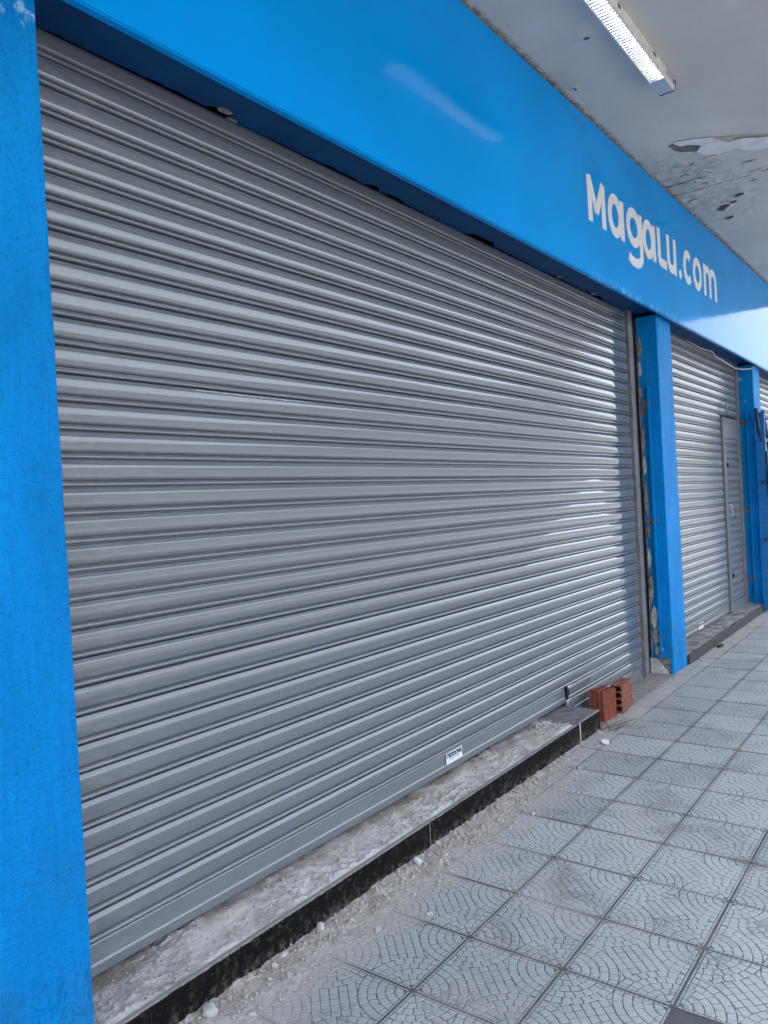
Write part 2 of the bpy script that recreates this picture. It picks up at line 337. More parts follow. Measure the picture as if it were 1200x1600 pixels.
# ------------------------------------------------------------------ pavement tiles: moulded cobble fans, one shared mesh
def clip(poly, nx, ny, d):
    out = []
    for i, p in enumerate(poly):
        q = poly[(i+1) % len(poly)]; a = p[0]*nx+p[1]*ny-d; b = q[0]*nx+q[1]*ny-d
        if a >= 0: out.append(p)
        if (a >= 0) != (b >= 0):
            t = a/(a-b); out.append((p[0]+(q[0]-p[0])*t, p[1]+(q[1]-p[1])*t))
    return out
def tile_mesh(name, mats, seed, x0=0., x1=T, y0=0., y1=T):
    rd = random.Random(seed); mb = MB(); g = .0022
    mb.box((x0+g, y0+g, -.02), (x1-g, y1-g, -.0014), 0)
    def cobble(poly, inset=.0032, h=0.):
        poly = clip(clip(clip(clip(poly, 1, 0, x0+.013), -1, 0, -(x1-.013)), 0, 1, y0+.013), 0, -1, -(y1-.013))
        if len(poly) < 3: return
        cx = sum(p[0] for p in poly)/len(poly); cy = sum(p[1] for p in poly)/len(poly)
        ar = abs(sum(poly[i][0]*poly[(i+1) % len(poly)][1]-poly[(i+1) % len(poly)][0]*poly[i][1] for i in range(len(poly))))/2
        if ar < 1.0e-4: return
        def off(p, e):
            dx, dy = p[0]-cx, p[1]-cy; L = math.hypot(dx, dy) or 1; k = max(.2, (L-e)/L); return (cx+dx*k, cy+dy*k)
        j = [(p[0]+rd.uniform(-.0012, .0012), p[1]+rd.uniform(-.0012, .0012)) for p in poly]
        tz = rd.uniform(-.0006, .0003)
        lo = [(*off(p, .0020), -.0015) for p in j]; hi = [(*off(p, .0037), tz+rd.uniform(-.0003, .0003)) for p in j]
        n = len(poly)
        mb.add(lo+hi, [(i, (i+1) % n, (i+1) % n+n, i+n) for i in range(n)]+[list(range(n, 2*n))], 1)
    W = T/12; RR = T/2
    for cx, cy in ((0, 0), (T, 0), (0, T), (T, T)):
        a0 = math.atan2(T/2-cy, T/2-cx)-math.pi/4
        for k in range(6):
            n = max(1, round((k+.5)*1.57*.98)); ph = rd.uniform(0, .0)
            for q in range(n):
                b0, b1 = a0+math.pi/2*q/n, a0+math.pi/2*(q+1)/n
                seg = 2 if k < 3 else 1
                ar = [b0+(b1-b0)*t/seg for t in range(seg+1)]
                sk = rd.uniform(-.03, .03)
                inner = [(cx+k*W*math.cos(a), cy+k*W*math.sin(a)) for a in ar] if k else [(cx, cy)]
                outer = [(cx+(k+1)*W*math.cos(a+sk*.3), cy+(k+1)*W*math.sin(a+sk*.3)) for a in ar]
                cobble(inner+outer[::-1])
    s = W*1.02
    for i in range(-9, 10):
        for j in range(-9, 10):
            c = (T/2+(i-j)*s*.7071, T/2+(i+j)*s*.7071)
            p = [(c[0]+dx*s*.7071, c[1]+dy*s*.7071) for dx, dy in ((0, -1), (1, 0), (0, 1), (-1, 0))]
            for cx, cy in ((0, 0), (T, 0), (0, T), (T, T)):
                dx, dy = c[0]-cx, c[1]-cy; L = math.hypot(dx, dy) or 1
                if p: p = clip(p, dx/L, dy/L, cx*dx/L+cy*dy/L+RR)
            if len(p) >= 3: cobble(p)
    # border of short moulded dashes round the tile
    for e in range(4):
        for q in range(22):
            a, b = .012+(T-.024)*q/22+.0015, .012+(T-.024)*(q+1)/22-.0015
            r = {0: (a, .005, b, .0105), 1: (a, T-.0105, b, T-.005), 2: (.005, a, .0105, b), 3: (T-.0105, a, T-.005, b)}[e]
            if r[0] < x0+.004 or r[2] > x1-.004 or r[1] < y0+.004 or r[3] > y1-.004: continue
            mb.box((r[0], r[1], -.0016), (r[2], r[3], -.0004+rd.uniform(-.0004, .0002)), 1)
    return mb.mesh(name, mats, fix=True)
tms = [tile_mesh('tile', [M['tilebase'], M['tile']], s) for s in (1, 2, 3)]
tcut = tile_mesh('tile', [M['tilebase'], M['tile']], 4, y1=.142)
tdark = MB().box((.003, .003, -.02), (T-.003, T-.003, -.0015)).mesh('tile', M['dtile'])
for j in range(-5, 2):
    for i in range(-5, 31):
        me = tcut if j == 1 else (tdark if (i, j) == (0, -3) else tms[random.randrange(3)])
        o = link('tile', me, pv)
        o.location = (i*T + random.uniform(-.001, .001), j*T + random.uniform(-.001, .001), random.uniform(-.0012, .0006))
        o.rotation_euler = (random.uniform(-.002, .002), random.uniform(-.002, .002), random.uniform(-.003, .003))
        if me in tms and random.random() < .5:            # laid half-turned
            o.rotation_euler.z += math.pi; o.location.x += T; o.location.y += T
        if me is tdark: o['label'] = 'plain dark grey tile among the pale ones'

# ------------------------------------------------------------------ building shell behind the shutters
bd = thing('shop_building', 'long shop building behind the blue front and grey shutters', 'building', (2, 4, 0))
MB().box((-6, .82, -.15), (12, 6, -.012)).build('floor_slab', M['concrete'], bd)
MB().box((-6, 6.003, -.15), (12, 6.2, 4.459)).build('back_wall', M['outer'], bd)
MB().box((-6.2, .56, -.15), (-6.003, 6, 4.459)).build('side_wall', M['outer'], bd)
MB().box((12.003, .56, -.15), (12.2, 6, 4.459)).build('side_wall', M['outer'], bd)
MB().box((-6, .62, -.15), (-1.17, .80, 3.08)).build('front_wall', M['wall'], bd)
MB().box((-6.2, .62, 4.46), (12.2, 6.2, 7.2)).build('upper_wall', M['outer'], bd)

# ------------------------------------------------------------------ lintel beam with ragged rear edge
lt = thing('lintel_beam', 'dark blue lintel soffit above the shutters with chipped rear edge', 'beam', (4, .6, 3.1))
def rear(x):
    y = .715 + .012*fbm(x, 0, 0, 2.0) + .008*fbm(x, 3, 0, 14)
    for c, w_, d in ((.03, .07, .032), (.98, .05, .02), (1.15, .08, .015), (2.02, .16, .034), (3.1, .1, .015), (3.75, .2, .018)):
        if abs(x-c) < w_: y -= d*(1-(abs(x-c)/w_)**4)
    return y
xs = lin(-1.16, 11.9, 900); b = MB()
b.grid(xs, [0, .5, 1], lambda x, t: (x, .482+(rear(x)-.482)*t, 3.10+.002*fbm(x, t, 0, 9)))
b.grid(xs, [0, 1], lambda x, t: (x, rear(x)+.002*t, 3.10+.09*t))
b.build('beam_face', M['soffit'], lt, smooth=50, fix=False)
MB().box((-1.16, .50, 3.19), (11.9, .62, 4.44)).build('beam_core', M['concrete'], lt)
MB().box((-1.16, .80, 3.04), (11.9, .83, 4.44)).build('shutter_hood', M['gap_shade'], lt)  # near-black backing, paints the shade of the slot above the slats
for c, w_ in ((.03, .05), (.10, .03), (3.08, .04), (3.72, .05)):
    p = MB(); n = 7
    pts = [(c+w_*math.cos(6.283*k/n)*random.uniform(.6, 1.1), rear(c)-.004+.016*math.sin(6.283*k/n)*random.uniform(.6, 1.2)) for k in range(n)]
    p.prism(pts, 3.097, 3.106, 'z'); p.build('plaster_flake', M['plaster'], lt)

# ------------------------------------------------------------------ canopy and its stained ceiling
def zc(x): return 4.10+.012*x
cn = thing('canopy', 'concrete canopy over the pavement with stained peeling grey ceiling', 'canopy', (3, -1, 4.2))
s = MB()
s.prism([(-7, zc(-7)+.03), (10.8, zc(10.8)+.03), (10.8, zc(10.8)+.27), (-7, zc(-7)+.27)], -2.5, .62, 'y'); s.build('canopy_slab', M['kerb'], cn)
xs = lin(-7, 1.2, 20)[:-1]+lin(1.2, 8, 290)+lin(8, 10.8, 12)[1:]; ys = lin(-2.5, -1.2, 7)[:-1]+lin(-1.2, .449, 85)
def cz(x, y):
    h = .004*fbm(x, y, 0, 1.3)
    wet = sst(3.9, 4.6, x)*sst(6.6, 5.4, x)*sst(-.6, .0, y)
    h += wet*(.016*abs(fbm(x, y, 2, 6, 5))+.004*nz(x, y, 1, 30)) + .0016*fbm(x, y, 5, 16)
    for bx, by, br, bh in ((2.19, .10, .06, .016), (2.68, .355, .03, .01), (2.69, .18, .05, .006), (5.5, .1, .12, .012), (6.03, .2, .06, .008), (5.4, -.02, .08, .012)):
        d2 = ((x-bx)**2+(y-by)**2)/br**2
        if d2 < 6: h += bh*math.exp(-d2)
    return (x, y, zc(x)-h)
MB().grid(xs, ys, cz).build('ceiling', M['ceiling'], cn, smooth=True)
def sheet(name, poly, mt, drop0, drop1, th=.002):
    """thin paint sheet hanging below the ceiling; drop grows along the polygon's own second axis"""
    cx = sum(p[0] for p in poly)/len(poly); 
    lo = min(p[0] for p in poly); hi = max(p[0] for p in poly)
    vs = [(x, y, cz(x, y)[2]-.003-(drop0+(drop1-drop0)*((x-lo)/(hi-lo+1e-6))**1.5)) for x, y in poly]
    n = len(poly); mb = MB(); mb.add(vs+[(x, y, z+th) for x, y, z in vs], [list(range(n)), list(range(2*n-1, n-1, -1))]+[(i, (i+1) % n, (i+1) % n+n, i+n) for i in range(n)])
    return mb.build(name, mt, cn)
sheet('bare_patch', [(3.978,.167),(3.974,.131),(4.034,.098),(4.049,.042),(4.132,-.028),(4.203,-.006),(4.238,.042),(4.143,.137),(4.095,.158)], M['bare'], .0, .0)
sheet('peeling_flake', [(4.234,.032),(4.132,-.028),(4.141,-.051),(4.1,-.127),(4.22,-.197),(4.229,-.285),(4.267,-.349),(4.316,-.438),(4.36,-.53),(4.47,-.52),(4.457,-.384),(4.455,-.328),(4.408,-.28),(4.338,-.237),(4.344,-.161),(4.345,-.093),(4.311,-.025)], M['flake'], .004, .05)
sheet('peeling_flake', [(3.933,.12),(3.977,.023),(4.058,-.129),(4.1,-.127),(4.141,-.051),(4.049,.042),(4.034,.098),(3.97,.122)], M['flake'], .006, .014)
sheet('cream_undercoat', [(4.086,-.127),(4.14,-.207),(4.193,-.292),(4.241,-.354),(4.268,-.345),(4.233,-.284),(4.224,-.196)], M['cream'], .004, .004)
sheet('hole', [(5.736,.243),(5.635,.183),(5.549,.113),(5.553,.035),(5.604,.041),(5.606,.096),(5.718,.162),(5.772,.19)], M['holed'], .006, .008)
sheet('peeling_flake', [(5.60,.04),(5.63,.05),(5.66,.09),(5.74,.15),(5.76,.18),(5.72,.155),(5.61,.09)], M['flake'], .012, .02)
sheet('hole', [(5.424,.031),(5.377,-.013),(5.387,-.059),(5.431,-.055),(5.445,-.008)], M['holed'], .008, .008)
sheet('hole', [(6.037,.245),(5.993,.203),(5.987,.155),(6.047,.173),(6.075,.222)], M['holed'], .006, .006)
sheet('hole', [(5.009,-.254),(4.994,-.292),(4.985,-.36),(5.035,-.35),(5.053,-.281)], M['holed'], .004, .004)
sheet('hole', [(2.19,.085),(2.205,.07),(2.225,.075),(2.20,.10)], M['holed'], .002, .002)
sheet('hole', [(2.665,.36),(2.69,.35),(2.72,.352),(2.70,.365)], M['holed'], .002, .002)
for k in range(26):                                        # small blisters and curls of loose paint round the damp patch
    fx, fy = random.gauss(4.95, .45), random.uniform(-.45, .38); fr = random.uniform(.015, .05); a0 = random.uniform(0, 6.28); nn = 8
    pts = [(fx+fr*math.cos(a0+6.283*q/nn)*random.uniform(.6, 1.25)*.7, fy+fr*math.sin(a0+6.283*q/nn)*random.uniform(.6, 1.25)*1.3) for q in range(nn)]
    if k % 3 == 0: sheet('bare_patch', [(px-.008, py) for px, py in pts], M['bare'], .001, .002)
    sheet('peeling_flake', pts, M['ceiling'], .001, random.uniform(.008, .022))
def crack(pts, w0):
    pp = []
    for (x0, y0), (x1, y1) in zip(pts, pts[1:]):
        for t in lin(0, 1, 7)[:-1]: pp.append((x0+(x1-x0)*t+random.uniform(-.006, .006), y0+(y1-y0)*t))
    mb = MB(); vs = []
    for i, (x, y) in enumerate(pp):
        ww = w0*random.uniform(.3, 1.2)*(1-i/len(pp)*.6)
        vs += [(x-ww, y, cz(x, y)[2]-.0035), (x+ww, y, cz(x, y)[2]-.0035)]
    mb.add(vs, [(2*i, 2*i+1, 2*i+3, 2*i+2) for i in range(len(pp)-1)]); mb.build('crack', M['crack'], cn)
crack([(4.783,.44),(4.793,.332),(4.784,.224),(4.789,.123),(4.81,-.01)], .009)
crack([(5.034,.44),(5.058,.279),(5.056,.142),(5.048,-.001),(5.053,-.138),(5.016,-.323)], .006)
mb = MB(); xs2 = lin(.8, 10.8, 700)                        # dirty filler where the ceiling meets the sign
for i, x in enumerate(xs2):
    r_ = .004+.005*abs(fbm(x, 0, 0, 6))+.02*math.exp(-((x-4.9)/.12)**2)*abs(nz(x, 0, 0, 40))
    mb.v += [(x, .4495, zc(x)-r_*1.3-.002), (x, .4495-r_*.7, zc(x)-r_*.8-.003), (x, .4495-r_*1.4, zc(x)-.0035)]
mb.add([], []); n3 = len(xs2)
for i in range(n3-1):
    for k in (0, 1): mb.f.append([3*i+k, 3*i+k+1, 3*i+k+4, 3*i+k+3]); mb.mi.append(0)
mb.build('filler_bead', m_simple('dirty_filler', (.26, .20, .14), .9, scale=20, c2=(.07, .06, .05), bump=.6), cn, smooth=True, fix=False)

# ------------------------------------------------------------------ blue sign fascia with lettering
fa = thing('shop_sign', 'long glossy blue sign panel above the shutters with white lettering', 'sign', (3, .45, 3.05))
for a, b_ in ((-2.6, 2.9990), (3.0, 10.8)):
    p = MB(); p.prism([(a, 3.05), (b_, 3.05), (b_, zc(b_)+.02), (a, zc(a)+.02)], .45, .4795, 'y')
    p.build('panel', M['panel'], fa, bevel=.0008)
MB().box((-2.6, .4525, 3.043), (2.99, .478, 3.0485)).build('edge_trim', M['panel'], fa)
MB().box((3.01, .4525, 3.041), (10.8, .478, 3.0485)).build('edge_trim', M['panel'], fa)
LZ = lambda x: 3.423+.013*(x-3.05)
def stroke(mb, pts, wd, k, closed=False, rnd=False):
    """thick line in the sign's plane; k keeps crossing strokes of a letter off one plane"""
    pts = [Vector(p) for p in pts]; L, Rr = [], []
    n = len(pts)
    for i, p in enumerate(pts):
        a = pts[i-1] if (i or closed) else p; c = pts[(i+1) % n] if (i < n-1 or closed) else p
        d = (c-a).normalized(); nn = Vector((-d.y, d.x)); L.append(p+nn*wd/2); Rr.append(p-nn*wd/2)
    y0, y1 = .4495, .4455-.0004*k
    vs = []
    for l, r_ in zip(L, Rr):
        for y in (y0, y1): vs += [(l.x, y, l.y+LZ(l.x)), (r_.x, y, r_.y+LZ(r_.x))]
    fs = []; m_ = n if closed else n-1
    for i in range(m_):
        a, c = 4*i, 4*((i+1) % n)
        fs += [(a+2, a+3, c+3, c+2), (a, c, c+1, a+1), (a, a+2, c+2, c), (a+1, c+1, c+3, a+3)]
    if not closed: fs += [(0, 1, 3, 2), (4*n-4, 4*n-2, 4*n-1, 4*n-3)]
    mb.add(vs, fs)
def arc(cx, cz_, rx, rz, a, b_, n=20): return [(cx+rx*math.cos(R(t)), cz_+rz*math.sin(R(t))) for t in lin(a, b_, n)]
def letter(draw):
    mb = MB(); draw(mb); mb.build('letter', M['letter'], fa, fix=True)
H, S = .307, .073
def L_M(mb):
    stroke(mb, [(3.078, 0), (3.070, H)], .07, 0); stroke(mb, [(3.328, 0), (3.320, H)], .07, 1)
    stroke(mb, [(3.066, H-.002), (3.198, .085)], .066, 2); stroke(mb, [(3.322, H-.002), (3.192, .085)], .066, 3)
def L_a(x0, x1):
    def f(mb):
        c = (x0+x1-.045)/2; rx = (x1-x0)/2-.05
        stroke(mb, arc(c, H/2, rx, H/2-S/2+.005, 0, 348, 32), S, 0, True); stroke(mb, [(x1-S/2, .004), (x1-S/2, H-.012)], S, 1)
    return f
def L_g(mb):
    x0, x1 = 3.80, 4.15; c = (x0+x1-.045)/2; rx = (x1-x0)/2-.05
    stroke(mb, arc(c, H/2+.01, rx, H/2-S/2-.002, 0, 348, 32), S, 0, True)
    stroke(mb, [(x1-S/2, H-.008), (x1-S/2, -.03)]+arc(c, -.03, x1-S/2-c, .075, 0, -145, 16)[1:], S, 1)
def L_L(mb): stroke(mb, [(4.570, H+.008), (4.570, .085)]+arc(4.62, .085, .05, .05, 180, 270, 7)[1:]+[(4.765, .035)], S, 0)
def L_u(mb):
    stroke(mb, [(4.824, H+.008), (4.824, .12)]+arc(4.917, .12, .093, .085, 180, 360, 14)[1:]+[(5.01, .2)], S, 0)
    stroke(mb, [(5.016, .0), (5.016, H+.008)], S, 1)
def L_dot(mb): mb.prism([(5.165+.042*math.cos(t*.5236), .042+.042*math.sin(t*.5236)+LZ(5.165)) for t in range(12)], .4495, .4455, 'y')
def L_c(mb): stroke(mb, arc(5.415, H/2, .108, H/2-S/2+.004, 45, 315, 24), S, 0)
def L_o(mb): stroke(mb, arc(5.737, H/2, .115, H/2-S/2+.004, 0, 348, 32), S, 0, True)
def L_m(mb):
    stroke(mb, [(6.003, 0), (6.003, H)], S, 0)
    stroke(mb, [(6.008, .15)]+arc(6.105, .185, .097, .092, 180, 0, 12)+[(6.202, 0)], S*.95, 1)
    stroke(mb, [(6.21, .15)]+arc(6.312, .185, .102, .092, 180, 0, 12)+[(6.414, 0)], S*.95, 2)
for f in (L_M, L_a(3.42, 3.735), L_g, L_a(4.165, 4.475), L_L, L_u, L_dot, L_c, L_o, L_m): letter(f)

# ------------------------------------------------------------------ ceiling lamp with white louvre
lp = thing('louvre_lamp', 'long white fluorescent batten lamp with ribbed louvre on the ceiling', 'lamp', (2.2, -.1, 4.06))
lx0, lx1, ly0, ly1, lz0 = 1.40, 3.035, -.155, -.052, 4.062
zt = zc(2.2)+.004
t = MB(); t.box((lx0, ly0, lz0+.004), (lx1-.01, ly0+.004, zt)); t.box((lx0, ly1-.004, lz0+.004), (lx1-.01, ly1, zt)); t.build('tray_side', M['lampwhite'], lp)
MB().box((lx0, ly0+.004, zt-.03), (lx1-.01, ly1-.004, zt-.026)).build('tray_back', M['tray'], lp)
prof = [(ly0-.002, zt), (ly0-.002, lz0+.012), (ly0+.008, lz0), (ly1-.008, lz0), (ly1+.002, lz0+.012), (ly1+.002, zt)]
for a, b_ in ((2.835, 3.028), (1.405, 1.60)):
    MB().prism(prof, a, b_, 'x').build('end_cap', M['silver'], lp, bevel=.004)
MB().prism([(ly0-.003, zt), (ly0-.003, lz0+.011), (ly0+.008, lz0-.002), (ly1-.008, lz0-.002), (ly1+.003, lz0+.011), (ly1+.003, zt)], 3.0285, 3.0325, 'x').build('end_gasket', M['black'], lp)
MB().tube([(1.60, -.122, 4.094), (2.835, -.122, 4.094)], .014, 12).build('tube', M['tube'], lp, smooth=60)
MB().box((1.60, ly0+.004, lz0), (2.835, ly0+.010, lz0+.012)).build('louvre_rail', M['fin'], lp)
MB().box((1.60, ly1-.012, lz0), (2.835, ly1-.004, lz0+.014)).build('louvre_rail', M['fin'], lp)
f_ = MB(); k = 0; x = 1.604
while x < 2.83:
    f_.box((x, ly0+.010, lz0+.001), (x+.0125, ly1-.012, lz0+.018)); x += .028
tag(f_.build('louvre_fins', M['fin'], lp), kind='stuff')
for a, b_, h in ((1.9, 1.98, .012), (2.03, 2.07, .02), (2.60, 2.66, .014), (2.98, 3.02, .03)):
    MB().box((a, ly0-.0025, zt-.012-h), (b_, ly0-.0005, zt-.012)).build('rust_patch', M['rust'], lp)

# ------------------------------------------------------------------ roller shutters
PITCH, YS, Z0 = .0884, .725, .270
# one slat, s measured down from the slat's top, depth out of the wall
PROF = [(0, .014), (.012, .014), (.018, .004), (.024, -.0060), (.032, -.0085), (.08, -.0108), (.13, -.0132), (.165, -.0147), (.185, -.0153), (.21, -.0156), (.26, -.01590), (.32, -.01618), (.38, -.01636), (.44, -.0164), (.50, -.01630), (.56, -.01600), (.62, -.0154),
        (.66, -.0147), (.695, -.0128), (.720, -.0095), (.737, -.0050), (.750, -.0010), (.764, -.0010), (.775, -.0045), (.79, -.0088), (.82, -.0124), (.86, -.0144), (.90, -.0146), (.93, -.0130), (.95, -.0090), (.96, -.002), (.963, .0155), (1.03, .0155)]
def slat_mesh(x0, x1, sh=1., round_ends=(0, 1), prof=PROF, pitch=PITCH):
    mb = MB(); L = x1-x0
    st = [(0, 1, 1)] if not round_ends[0] else [(0, .15, .80), (.004, .72, .92), (.012, .95, .985), (.022, 1, 1)]
    en = [(L, 1, 1)] if not round_ends[1] else [(L-.022, 1, 1), (L-.012, .95, .985), (L-.004, .72, .92), (L, .15, .80)]
    mid = [(v, 1, 1) for v in lin(0, L, 14)[1:-1]]
    secs = st+mid+en; n = len(prof)
    for x, dp, zs in secs:
        for s_, d in prof:
            c = .37; s2 = s_ if s_ > .75 else c+(s_-c)*zs
            mb.v.append((x0+x, YS+(d*dp if s_ < .75 else d*(1 if dp == 1 else dp*.8+.2)), -s2*pitch))
    for i in range(len(secs)-1):
        for k in range(n-1): mb.f.append([i*n+k, i*n+k+1, (i+1)*n+k+1, (i+1)*n+k]); mb.mi.append(0)
    for e, off in ((0, 0), (1, (len(secs)-1)*n)):
        mb.f.append([off+k for k in range(n)] if e else [off+k for k in range(n)][::-1]); mb.mi.append(0)
    me = mb.mesh('slat', M['shutter_dull' if x0 > 4.7 else 'shutter'], smooth=38, fix=False); return me
BAR = [(0, .014), (.012, .0), (.02, -.0060), (.05, -.0078), (.10, -.0082), (.60, -.0082), (.64, -.0092), (.67, -.0120), (.70, -.0128), (.96, -.0128), (.985, -.0115), (1., -.006), (1., .012)]
def bar_mesh(x0, x1, h, ends=(0, 0)):
    me = slat_mesh(x0, x1, round_ends=ends, prof=BAR, pitch=h); me.name = 'bottom_bar'; return me
def slat_at(me, z, par, name='slat'):
    o = link(name, me, par); o.location = (random.uniform(-.002, .002), random.uniform(-.0012, .0012), z+random.uniform(-.0008, .0008)); o.rotation_euler = (0, random.uniform(-.0003, .0003), 0); return o
def plaque(par, x0, x1, z0, z1, y, text, size):
    st_ = MB().box((x0, y-.0008, z0), (x1, y, z1)).build('sticker', M['sticker'], par)
    cu = bpy.data.curves.new('sticker_text', 'FONT'); cu.body = text; cu.size = size; cu.offset = size*.028; cu.shear = .12; cu.extrude = .0002
    cu.space_character = .86
    to = bpy.data.objects.new('sticker_text', cu); col.objects.link(to); bpy.context.view_layer.update()
    me = bpy.data.meshes.new_from_object(to.evaluated_get(bpy.context.evaluated_depsgraph_get())); bpy.data.objects.remove(to)
    wmin = min(v.co.x for v in me.vertices); wmax = max(v.co.x for v in me.vertices); k = (x1-x0)*.94/(wmax-wmin)
    for v in me.vertices: v.co = Vector((x0+(x1-x0)*.03+(v.co.x-wmin)*k, y-.0012-v.co.z, z1-(z1-z0)*.46+v.co.y*1.5))
    me.materials.clear(); me.materials.append(M['ink']); t_ = link('lettering', me, st_)
    return st_

s1 = thing('roller_shutter', 'wide closed grey roller shutter between the two nearer blue pillars', 'roller shutter', (1.9, .725, .17), 'grey roller shutters along the shop front')
XL, XR, XK = -.86, 4.425, 2.868
me = slat_mesh(XL, XR)
for k in range(32): slat_at(me, Z0+PITCH*(k+1), s1)
o = link('bottom_bar', bar_mesh(XL, XK-.012, .101), s1); o.location.z = Z0
ml = slat_mesh(XK+.012, XR, round_ends=(1, 1))
for k in range(2): slat_at(ml, Z0-PITCH*k, s1)
o = link('bottom_bar', bar_mesh(XK+.012, XR, .090), s1); o.location.z = Z0-2*PITCH
lk = MB(); lk.prism([(XK-.012, .275), (XK+.006, .28), (XK+.012, .262), (XK+.030, .252), (XK+.034, .222), (XK+.018, .214), (XK+.010, .196), (XK-.008, .196), (XK-.004, .235)], .700, .722, 'y')
lk.build('lock_latch', M['black'], s1, bevel=.002)
g = MB(); g.box((4.442, .690, .0), (4.452, .760, 3.10)); g.box((4.452, .690, .0), (4.520, .695, 3.10)); g.box((4.520, .690, .0), (4.528, .740, 3.10))
g.box((4.452, .6955, .0), (4.47, .7005, 3.1))
g.build('guide_rail', M['rail'], s1, bevel=.002)
MB().box((4.424, .733, .0), (4.441, .739, 3.10)).build('guide_shadow_strip', M['gap_shade'], s1)
MB().box((4.404, .703, .03), (4.420, .714, .075)).build('end_lock', M['rail'], s1, bevel=.002)
stk = plaque(s1, 1.348, 1.506, .205, .263, YS-.0135, 'rennova', .03)
for a, zz in ((1.372, .2285), (1.375, .2205)):
    MB().box((a, YS-.0150, zz), (a+.105, YS-.0146, zz+.0026)).build('sticker_line', M['inkpale'], stk)

s2 = thing('roller_shutter', 'farther closed grey roller shutter with narrow wicket door and small sticker', 'roller shutter', (6.7, .725, .1), 'grey roller shutters along the shop front')
B2 = .205
m_full = slat_mesh(4.99, 8.30); m_left = slat_mesh(4.99, 7.475); m_door = slat_mesh(7.612, 8.262, round_ends=(1, 1))
for k in range(33):
    z = B2+PITCH*(k+1)
    if z > 3.14: break
    slat_at(m_full if z-PITCH > 2.385 else m_left, z, s2)
o = link('bottom_bar', bar_mesh(4.99, 7.475, .100), s2); o.location.z = B2
wd = MB().box((7.602, .728, .206), (8.298, .738, 2.139)).build('wicket_door', M['rail'], s2)
dr = MB(); dr.box((7.502, .694, .105), (7.600, .734, 2.385)); dr.build('door_jamb', M['shutter_dull'], s2, bevel=.003)
MB().box((7.476, .72, .105), (7.50, .74, 2.385)).build('door_gap_shade', M['gap_shade'], s2)  # near-black strip painted as the shade beside the door jamb
MB().box((7.602, .700, 2.140), (8.298, .734, 2.383)).build('door_head', M['shutter_dull'], s2, bevel=.003)
MB().box((7.602, .700, .105), (8.298, .734, .205)).build('door_sill', M['shutter_dull'], s2, bevel=.003)
for k in range(22):
    z = B2+PITCH*(k+1)
    if z > 2.16: break
    slat_at(m_door, z-.002, wd, 'door_slat')
MB().box((8.266, .700, .206), (8.300, .727, 2.139)).build('door_stile', M['shutter_dull'], wd, bevel=.002)
MB().box((8.305, .688, .0), (8.385, .745, 3.10)).build('guide_rail', M['rail'], s2, bevel=.004)
for z in (1.823, .515):
    MB().tube([(7.70, .712, z), (7.70, .690, z)], .024, 12).build('lock', M['black'], wd)
hp = [(7.640, .69, 1.36), (7.69, .675, 1.33), (7.69, .672, 1.22), (7.64, .69, 1.19)]
MB().tube(hp, .006, 6).build('door_handle', M['silver'], wd, smooth=True)
MB().tube([(7.52, .70, 2.30), (7.62, .66, 2.50), (7.66, .68, 2.60)], .008, 6).build('pull_rod', M['rail'], s2, smooth=True)
plaque(s2, 6.165, 6.335, .118, .185, YS-.0135, 'rennova', .03)

s3 = thing('roller_shutter', 'sliver of grey roller shutter beyond the farthest blue pillar', 'roller shutter', (10, .725, .1), 'grey roller shutters along the shop front')
m3 = slat_mesh(8.80, 11.85)
for k in range(34): slat_at(m3, .12+PITCH*(k+1), s3)

# ------------------------------------------------------------------ pillars
def pillar_face(x0, x1, yb, base, notch=None, h=3.062):
    """rendered shaft as a closed ring of faces with slightly wavy arrises"""
    mb = MB(); zs = lin(base, h, 60)
    def ring(z):
        j = lambda a, q: a + .0025*fbm(z, q, 0, 5) + .0015*fbm(z, q, 3, 22)
        c = .006
        return [(j(x0, 1), yb, z), (j(x0, 1), .52+c, z), (j(x0, 1)+c, j(.52, 2), z), (x1-c+.003*fbm(z, 7, 0, 6), j(.52, 2), z), (x1+.003*fbm(z, 7, 0, 6), .52+c, z), (x1, yb, z)]
    rs = [ring(z) for z in zs]
    for r_ in rs: mb.v += r_
    for i in range(len(zs)-1):
        for k in range(6):
            a, b_ = i*6+k, i*6+(k+1) % 6; mb.f.append([a, b_, b_+6, a+6]); mb.mi.append(0)
    mb.f.append(list(range(6))[::-1]); mb.mi.append(0); mb.f.append([(len(zs)-1)*6+k for k in range(6)]); mb.mi.append(0)
    return mb
p1 = thing('blue_pillar', 'nearest blue painted pillar at the left edge beside the wide shutter', 'pillar', (-1, .6, 0), 'blue pillars along the shop front')
pillar_face(-1.17, -.803, .78, 0).build('shaft', M['wall'], p1, smooth=35)

